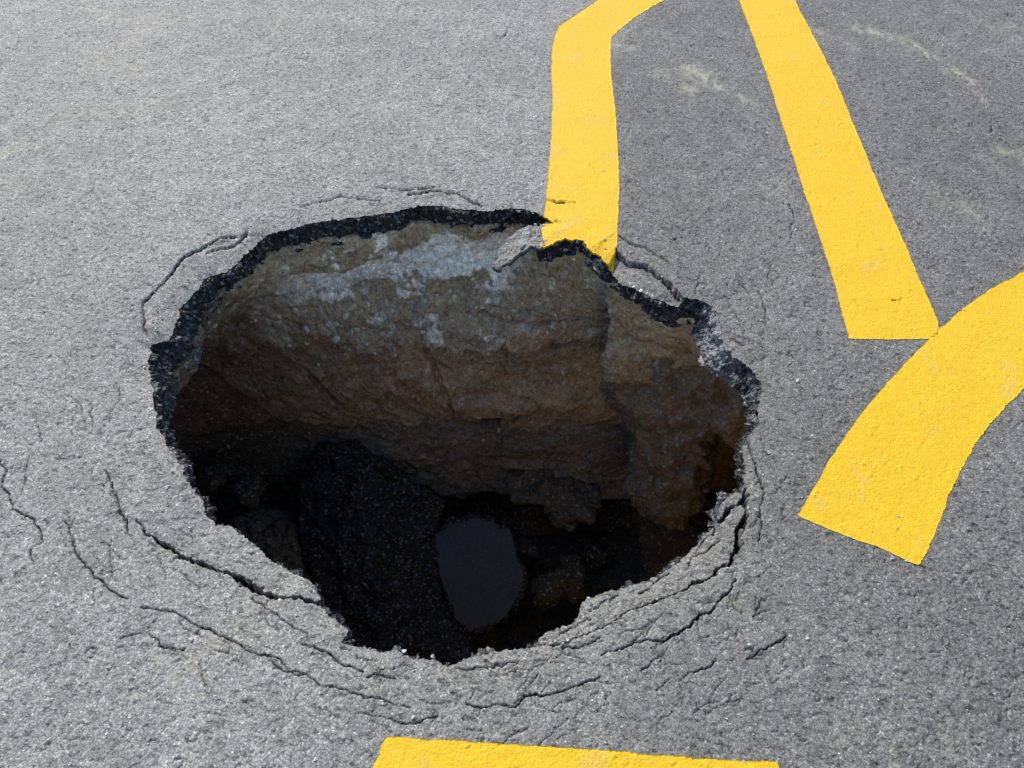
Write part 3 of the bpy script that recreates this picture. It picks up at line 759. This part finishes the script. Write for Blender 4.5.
c = lerp(c, [0.24, 0.165, 0.088], 0.8 * sst(0.5, -0.5, A2 - cleft))
c = lerp(c, [0.035, 0.025, 0.016], sst(35, 27, A2) * sst(-18, -5, A2) * sst(-.25, -.40, Z2))  # right undercut near black: shade of the hollow put into the colour
c *= (1 - 0.20 * sst(112, 132, A2) * sst(-.40, -.60, Z2))[..., None]  # lower left of the face darkened too, painted shade
c *= (1.56 * (1 - 0.62 * np.maximum(sst(128, 150, A2) * sst(-.12, -.42, Z2), sst(130, 148, A2))) * (1 - 0.20 * sst(-.80, -1.0, Z2)))[..., None]  # left end darkened in the colour, standing for shade under the overhang
c = np.minimum(c, np.array([.74, .665, .53]))
c *= (1 + 0.38 * np.clip(fbm(bx_ * 60, by_ * 60, Z2 * 70, 2, 101), -1, 1) + .22 * np.clip(fbm(bx_ * 6, by_ * 6, Z2 * 9, 3, 105), -1, 1))[..., None]                # random mottling, fine and broad
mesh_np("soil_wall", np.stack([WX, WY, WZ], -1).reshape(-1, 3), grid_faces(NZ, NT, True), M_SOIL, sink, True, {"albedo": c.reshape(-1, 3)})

# stones sticking out of the wall
def pebble_mesh(name, seed, mat, sub=2):
    bm = bmesh.new(); bmesh.ops.create_icosphere(bm, subdivisions=sub, radius=1)
    for v in bm.verts:
        p = v.co; n = float(perlin(p.x * 1.3 + seed, p.y * 1.3, p.z * 1.3)); v.co = p * (1 + 0.32 * n)
    for f in bm.faces: f.smooth = True
    me = bpy.data.meshes.new(name); bm.to_mesh(me); bm.free(); me.materials.append(mat); return me
peb = [pebble_mesh("embedded_stone", s * 3.7, M_STONE, 1 if s > 3 else 2) for s in range(6)]
rw = random.Random(3)
def wall_at(a_deg, z):
    j = int(np.argmin(np.abs(TH - a_deg))); i = int(np.argmin(np.abs(ZL - z)))
    return Vector((WX[i, j], WY[i, j], WZ[i, j])), Vector((-math.cos(math.radians(a_deg)), -math.sin(math.radians(a_deg)), 0))
for k in range(250):
    u = rw.random()
    if u < 0.62: a, z, s = rw.gauss(110, 22), rw.uniform(-0.50, -0.26), rw.uniform(.006, .011) * rw.choice((1, 1, 1.5))
    elif u < 0.85: a, z, s = rw.uniform(58, 110), rw.uniform(-0.46, -0.15), rw.uniform(.005, .011)
    else: a, z, s = rw.uniform(60, 158), rw.uniform(-1.2, -0.5), rw.uniform(.005, .010)
    if not 50 < a < 160: continue
    p, n = wall_at(a, z)
    o = bpy.data.objects.new("embedded_stone", rw.choice(peb)); COL.objects.link(o); o.parent = sink
    e = rw.uniform(.55, 1.0)
    o.location = p - n * (s * .42); o.scale = (s * rw.uniform(.7, 1), s * e, s * rw.uniform(.9, 1.7))
    o.rotation_euler = (rw.uniform(-.5, .5), rw.uniform(-.9, .9), rw.uniform(0, 6.28))

# ------------------------------------------------------------------ floor of the hole
FN = 300
fx = np.linspace(-1.35, 1.2, FN); fy = np.linspace(-0.15, 2.35, FN)
FX, FY = np.meshgrid(fx, fy)
FZ = -1.66 + 0.05 * fbm(FX * 3, FY * 3, .5, 3, 81)
def mound(x, y, r, h):
    global FZ
    FZ = FZ + h * np.exp(-((FX - x) ** 2 + (FY - y) ** 2) / r ** 2)
mound(-1.02, 1.38, 0.27, 0.50); mound(0.42, 1.15, 0.22, 0.18); mound(0.9, 1.5, 0.4, .25)
w1, wv1, ws1 = worley2(FX * 17, FY * 17, 4)
leftm = sst(-0.30, -0.55, FX)
FZ = FZ + leftm * 0.030 * sst(0.0, 0.28, ws1 - w1) * (0.4 + wv1) + 0.018 * fbm(FX * 18, FY * 18, .5, 3, 85)
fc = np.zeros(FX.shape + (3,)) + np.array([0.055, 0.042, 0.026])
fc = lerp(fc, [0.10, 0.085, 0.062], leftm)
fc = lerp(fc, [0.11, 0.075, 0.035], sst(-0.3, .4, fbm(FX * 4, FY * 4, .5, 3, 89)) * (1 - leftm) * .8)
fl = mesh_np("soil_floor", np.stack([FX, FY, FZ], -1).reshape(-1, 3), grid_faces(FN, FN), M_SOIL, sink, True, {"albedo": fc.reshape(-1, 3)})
def floor_z(x, y):
    i = int(np.clip(np.searchsorted(fy, y), 0, FN - 1)); j = int(np.clip(np.searchsorted(fx, x), 0, FN - 1)); return float(FZ[i, j])

# ------------------------------------------------------------------ lumps of earth, built from merged rounded masses
def blob(name, balls, voxel, mat, parent, disp, albedo_fn=None, attrs_fn=None):
    bm = bmesh.new()
    for (x, y, z, rx, ry, rz) in balls:
        r = bmesh.ops.create_icosphere(bm, subdivisions=4, radius=1)
        for v in r['verts']: v.co = Vector((v.co.x * rx + x, v.co.y * ry + y, v.co.z * rz + z))
    return finish_blob(name, bm, voxel, mat, parent, disp, albedo_fn, attrs_fn)
def finish_blob(name, bm, voxel, mat, parent, disp, albedo_fn=None, attrs_fn=None, smooth_it=0):
    me = bpy.data.meshes.new("tmp"); bm.to_mesh(me); bm.free()
    to = bpy.data.objects.new("tmp", me); COL.objects.link(to)
    md = to.modifiers.new("r", 'REMESH'); md.mode = 'VOXEL'; md.voxel_size = voxel
    if smooth_it:
        sm = to.modifiers.new("s", 'SMOOTH'); sm.iterations = smooth_it; sm.factor = .5
    dg = bpy.context.evaluated_depsgraph_get(); ev = to.evaluated_get(dg); m2 = bpy.data.meshes.new_from_object(ev)
    n = len(m2.vertices); co = np.empty(n * 3, np.float32); m2.vertices.foreach_get("co", co); co = co.reshape(-1, 3).astype(float)
    no = np.empty(n * 3, np.float32); m2.vertex_normals.foreach_get("vector", no); no = no.reshape(-1, 3).astype(float)
    x, y, z = co.T
    d = disp(x, y, z, no)
    co2 = co + no * d[:, None]
    m2.vertices.foreach_set("co", co2.astype(np.float32).ravel())
    bpy.data.objects.remove(to)
    m2.name = name
    if albedo_fn is not None:
        a = m2.attributes.new("albedo", 'FLOAT_COLOR', 'POINT'); cc = albedo_fn(x, y, z)
        a.data.foreach_set("color", np.c_[cc, np.ones(n)].astype(np.float32).ravel())
    if attrs_fn is not None:
        for k, arr in attrs_fn(x, y, z, no).items():
            a = m2.attributes.new(k, 'FLOAT', 'POINT'); a.data.foreach_set("value", np.asarray(arr, np.float32))
    m2.polygons.foreach_set("use_smooth", np.full(len(m2.polygons), True))
    m2.materials.clear(); m2.materials.append(mat); m2.update()
    o = bpy.data.objects.new(name, m2); COL.objects.link(o)
    if parent: o.parent = parent
    return o
def soil_disp(x, y, z, no):
    a, av = worley3(x * 14, y * 14, z * 14, 3); b, bv = worley3(x * 38, y * 38, z * 38, 5)
    return 0.038 * (0.5 - a) * (.4 + av) + 0.016 * (0.5 - b) * (.3 + bv) + 0.034 * fbm(x * 9, y * 9, z * 9, 5, 91, .6)
def soil_alb(x, y, z):
    n = fbm(x * 8, y * 8, z * 8, 3, 95); c = np.zeros((len(x), 3)) + np.array([0.19, 0.137, 0.08])
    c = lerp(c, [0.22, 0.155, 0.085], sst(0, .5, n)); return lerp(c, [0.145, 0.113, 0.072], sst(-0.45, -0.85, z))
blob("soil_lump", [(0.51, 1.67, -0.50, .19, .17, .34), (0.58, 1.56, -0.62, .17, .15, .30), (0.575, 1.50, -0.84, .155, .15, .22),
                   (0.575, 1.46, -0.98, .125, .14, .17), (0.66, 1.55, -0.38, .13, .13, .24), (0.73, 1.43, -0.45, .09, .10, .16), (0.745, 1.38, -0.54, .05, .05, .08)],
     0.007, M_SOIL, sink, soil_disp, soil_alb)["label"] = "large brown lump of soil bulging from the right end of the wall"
blob("soil_shelf", [(0.25, 1.60, -1.34, .13, .09, .05), (0.13, 1.66, -1.30, .16, .10, .05), (0.22, 1.56, -1.40, .06, .05, .04)],
     0.006, M_SOIL, sink, lambda x, y, z, n: soil_disp(x, y, z, n), lambda x, y, z: np.zeros((len(x), 3)) + np.array([0.12, 0.10, 0.07]))

# ------------------------------------------------------------------ fallen slabs
def px3(px, py, z): g = ground(px, py, z); return Vector((float(g[0]), float(g[1]), z))
def slab(name, pts, normal_drop, thick, rough_top, lbl, cat, bulge=0.0):
    """pts: list of (px, py, z) around the face"""
    bm = bmesh.new(); P = [px3(*p) for p in pts]; c0 = sum(P, Vector()) / len(P)
    n = Vector((0, 0, 0))
    for i in range(len(P)): n += (P[i] - c0).cross(P[(i + 1) % len(P)] - c0)
    n.normalize()
    if n.z < 0: n = -n
    top = [bm.verts.new(p) for p in P]; bot = [bm.verts.new(c0 + (p - c0) * 1.02 - n * thick) for p in P]
    bm.faces.new(top); bm.faces.new(bot[::-1])
    for i in range(len(P)): bm.faces.new((top[i], bot[i], bot[(i + 1) % len(P)], top[(i + 1) % len(P)]))
    bmesh.ops.recalc_face_normals(bm, faces=bm.faces)
    nn = np.array(n); cc = np.array(c0)
    def disp(x, y, z, no):
        ft = sst(0.80, 0.97, no @ nn)                          # the worn top face stays flat
        a, av = worley3(x * 55, y * 55, z * 55, 3); b, bv = worley3(x * 20, y * 20, z * 20, 5)
        r = 0.017 * (0.5 - a) * (.3 + av) + 0.026 * (0.5 - b) * (.3 + bv) + 0.020 * fbm(x * 12, y * 12, z * 12, 4, 15)
        fl = 0.0007 * perlin(x * 90, y * 90, z * 90)
        return r * (1 - ft) + (r if rough_top else fl) * ft
    def att(x, y, z, no): return {"dust": 0.05 * sst(.3, .8, fbm(x * 22, y * 22, z * 22, 3, 25)), "fresh": 0 * x}
    root = finish_blob(name, bm, 0.0055, M_FRESH, None, disp, None, att)
    root["label"] = lbl; root["category"] = cat
    return root, n, P, c0
s1_, n_, P_, c_ = slab("asphalt_slab", [(306,470,-1.12),(316,448,-1.04),(345,442,-1.00),(370,458,-1.03),(412,484,-1.12),(444,502,-1.20),(436,540,-1.30),(444,590,-1.42),(470,640,-1.50),(470,690,-1.56),(390,690,-1.56),(345,650,-1.48),(322,600,-1.40),(303,560,-1.32),(297,505,-1.20)],
     0, 0.09, True, "big black rough slab leaning in the hole, broken face upward", "slab")
s2_, n2, P2, c2 = slab("asphalt_slab", [(434,530,-1.30),(447,519,-1.28),(480,515,-1.27),(510,528,-1.29),(522,562,-1.34),(525,582,-1.37),(515,603,-1.41),(503,622,-1.44),(486,631,-1.46),(470,632,-1.46),(455,620,-1.44),(448,598,-1.40),(440,575,-1.36),(432,548,-1.32)],
     0, 0.08, False, "smaller fallen slab showing its smooth bluish grey road face", "slab")
# the worn road face of that slab: a thin sheet proud of it
def worn_face():
    bm = bmesh.new(); c0 = c2
    pts = resample(np.array([list(c0 + (p - c0) * 0.985 + n2 * 0.010) for p in P2 + [P2[0]]]), 0.006)[:-1]
    cc = np.array(c0 + n2 * 0.010); rows = 26; V = []
    outer = pts.copy(); k = np.arange(len(pts)); jag = 1 + 0.075 * perlin(k * .11, 0 * k, .5) + 0.05 * perlin(k * .37, 0 * k, .7) - .02
    for r in range(rows):
        f = 1 - r / rows
        V.append(cc + (outer - cc) * (jag * f)[:, None])
    V = np.array(V).reshape(-1, 3); V = np.vstack([V, cc[None]])
    F = grid_faces(rows, len(pts), True)
    last = (rows - 1) * len(pts) + np.arange(len(pts)); tri = np.stack([last, np.roll(last, -1), np.full(len(pts), len(V) - 1), np.full(len(pts), len(V) - 1)], -1)
    V[:, :] += np.array(n2)[None] * (0.0006 * perlin(V[:, 0] * 120, V[:, 1] * 120, V[:, 2] * 120))[:, None]
    low = V[:len(pts)] - np.array(n2) * 0.022; b = len(V); I = np.arange(len(pts))
    sk = np.stack([I, np.roll(I, -1), b + np.roll(I, -1), b + I], -1)
    V = np.vstack([V, low])
    Fq = np.vstack([F, sk])
    me = bpy.data.meshes.new("worn_face"); me.from_pydata([tuple(v) for v in V], [], [tuple(int(i) for i in f) for f in Fq] + [tuple(int(i) for i in f[:3]) for f in tri])
    me.polygons.foreach_set("use_smooth", np.full(len(me.polygons), True)); me.materials.append(M_SLABTOP); me.update()
    bm2 = bmesh.new(); bm2.from_mesh(me); bmesh.ops.recalc_face_normals(bm2, faces=bm2.faces); bm2.to_mesh(me); bm2.free()
    o = bpy.data.objects.new("worn_face", me); COL.objects.link(o); o.parent = s2_; o["label"] = "smooth bluish grey worn face"
def slabtop():
    a = NB("worn_slab_top", 0.6); v = a.vor(260); g = a.n("ShaderNodeSeparateColor"); a.link(v.outputs["Color"], g.inputs[0])
    c = a.ramp(g.outputs[0], [(0, (.020, .025, .030)), (.9, (.025, .031, .037)), (1, (.07, .07, .07))])
    return a.done(c, a.bump(a.noise(300, 3), 0.0008, .7), None, .5)
M_SLABTOP = slabtop()
worn_face()

def clod(px, py, z, s, lbl, seed, alb):
    g = px3(px, py, z)
    rr_ = random.Random(seed); balls = []
    for i in range(6):
        balls.append((g.x + rr_.uniform(-.5, .5) * s, g.y + rr_.uniform(-.4, .4) * s, g.z + rr_.uniform(-.3, .3) * s, s * rr_.uniform(.3, .7), s * rr_.uniform(.3, .6), s * rr_.uniform(.4, .8)))
    o = blob("soil_clod", balls, max(.005, s * .07), M_SOIL, None, lambda x, y, z, n: (s / .12) ** .6 * soil_disp(x + seed, y, z, n), lambda x, y, z: np.zeros((len(x), 3)) + np.array(alb))
    o["label"] = lbl; o["category"] = "clod"; o["group"] = "clods of earth fallen to the bottom"
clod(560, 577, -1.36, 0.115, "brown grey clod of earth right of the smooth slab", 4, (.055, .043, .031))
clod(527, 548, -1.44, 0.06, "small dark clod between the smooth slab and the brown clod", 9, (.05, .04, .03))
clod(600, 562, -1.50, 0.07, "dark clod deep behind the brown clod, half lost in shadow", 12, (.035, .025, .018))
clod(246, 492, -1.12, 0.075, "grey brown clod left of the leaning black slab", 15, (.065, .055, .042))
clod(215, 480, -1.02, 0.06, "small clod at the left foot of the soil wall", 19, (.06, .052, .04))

# ------------------------------------------------------------------ loose material (nobody could count it)
def scatter(name, spots, sizes, mat, lbl, flat=0.7, seed=1, attr=None):
    base = np.array([(1, 0, -.5), (0, 1, -.5), (-1, 0, -.5), (0, -1, -.5), (.5, .5, .6), (-.5, .6, .5), (-.5, -.5, .7), (.6, -.5, .5)], float)
    fc_ = np.array([(0, 1, 5, 4), (1, 2, 6, 5), (2, 3, 7, 6), (3, 0, 4, 7), (4, 5, 6, 7), (3, 2, 1, 0)])
    rg = np.random.default_rng(seed); n = len(spots); a = rg.random(n) * 6.28
    Vb = base[None] * (1 + 0.35 * rg.normal(size=(n, 8, 3))) * np.array([1, .8, flat]) * sizes[:, None, None]
    ca, sa = np.cos(a)[:, None], np.sin(a)[:, None]
    x = Vb[..., 0] * ca - Vb[..., 1] * sa; y = Vb[..., 0] * sa + Vb[..., 1] * ca
    V = np.stack([x, y, Vb[..., 2]], -1) + spots[:, None]
    F = (fc_[None] + 8 * np.arange(n)[:, None, None]).reshape(-1, 4)
    o = mesh_np(name, V.reshape(-1, 3), F, mat, None, False, attr and {k: np.repeat(v, 8) for k, v in attr.items()})
    o["kind"] = "stuff"; o["label"] = lbl; return o
rg = np.random.default_rng(11)
# fine grit on the road
n = 2600; gi = rg.integers(5, NR - 5, n); gj = rg.integers(5, NC - 5, n)
okm = np.array([not (cell_in.reshape(NR - 1, NC - 1)[max(0, i - 3):i + 3, max(0, j - 3):j + 3].any()) and depth[i, j] > -0.002 for i, j in zip(gi, gj)])
gi, gj = gi[okm], gj[okm]
sz = np.clip(rg.lognormal(-6.55, .42, len(gi)), .0007, .0042)
scatter("grit", np.stack([GX[gi, gj], GY[gi, gj], (Z + depth)[gi, gj] + sz * .25], -1), sz, M_GRIT, "pale grit scattered over the asphalt", .6, 2)
# black chips on the floor of the hole
n = 5200; pxx = rg.uniform(500, 640, n); pyy = rg.uniform(520, 680, n)
sp = []
for a, b in zip(pxx, pyy):
    g = ground(a, b, -1.52); sp.append((g[0], g[1], floor_z(g[0], g[1])))
n2_ = 3800
for a, b in zip(rg.uniform(180, 520, n2_), rg.uniform(470, 700, n2_)):
    g = ground(a, b, -1.5); sp.append((g[0], g[1], floor_z(g[0], g[1])))
sp = np.array(sp); sz = np.clip(rg.lognormal(-5.0, .4, len(sp)), .003, .018)
scatter("asphalt_rubble", sp + np.array([0, 0, .004]), sz, M_CHIP, "black crumbled asphalt rubble on the floor of the hole", .8, 3)
# chips of stone that cling to the broken edge
n = 2600; kk = rg.integers(0, NRG, n); ti = rg.integers(2, KR - 9, n)
sz = np.clip(rg.lognormal(-5.6, .35, n), .0018, .008)
scatter("edge_chips", np.stack([EX[ti, kk], EY[ti, kk], EZ[ti, kk]], -1), sz, M_FRESH, "stone chips bedded in the broken asphalt edge", .8, 4,
        {"dust": np.broadcast_to(litE, EX.shape)[ti, kk] * .9 + (rg.random(n) > .93) * .25})
# a few pale crumbs fallen onto the lip under the yellow line
cr = [(634,287),(641,291),(647,294),(630,284),(588,599),(404,652),(433,657),(652,297)]
sp = np.array([[*ground(a, b, -.014), -.012] for a, b in cr]); scatter("crumbs", sp, rg.uniform(.0035, .007, len(cr)), M_GRIT, "pale crumbs lying along the lip of the hole", .8, 6)


# small crumbs of crust lying near the lip
n = 220; kk = rg.integers(0, NRG, n); dd = 0.008 + rg.exponential(0.045, n)
p = ring[kk] - RN[kk] * dd[:, None]; zz = base_height(p[:, 0], p[:, 1]) + sag(p[:, 0], p[:, 1])
sz = np.clip(rg.lognormal(-6.0, .4, n), .0012, .0055)
scatter("asphalt_crumbs", np.c_[p, zz + sz * .4], sz, M_GREY, "small grey crumbs of asphalt near the lip of the hole", .7, 8)
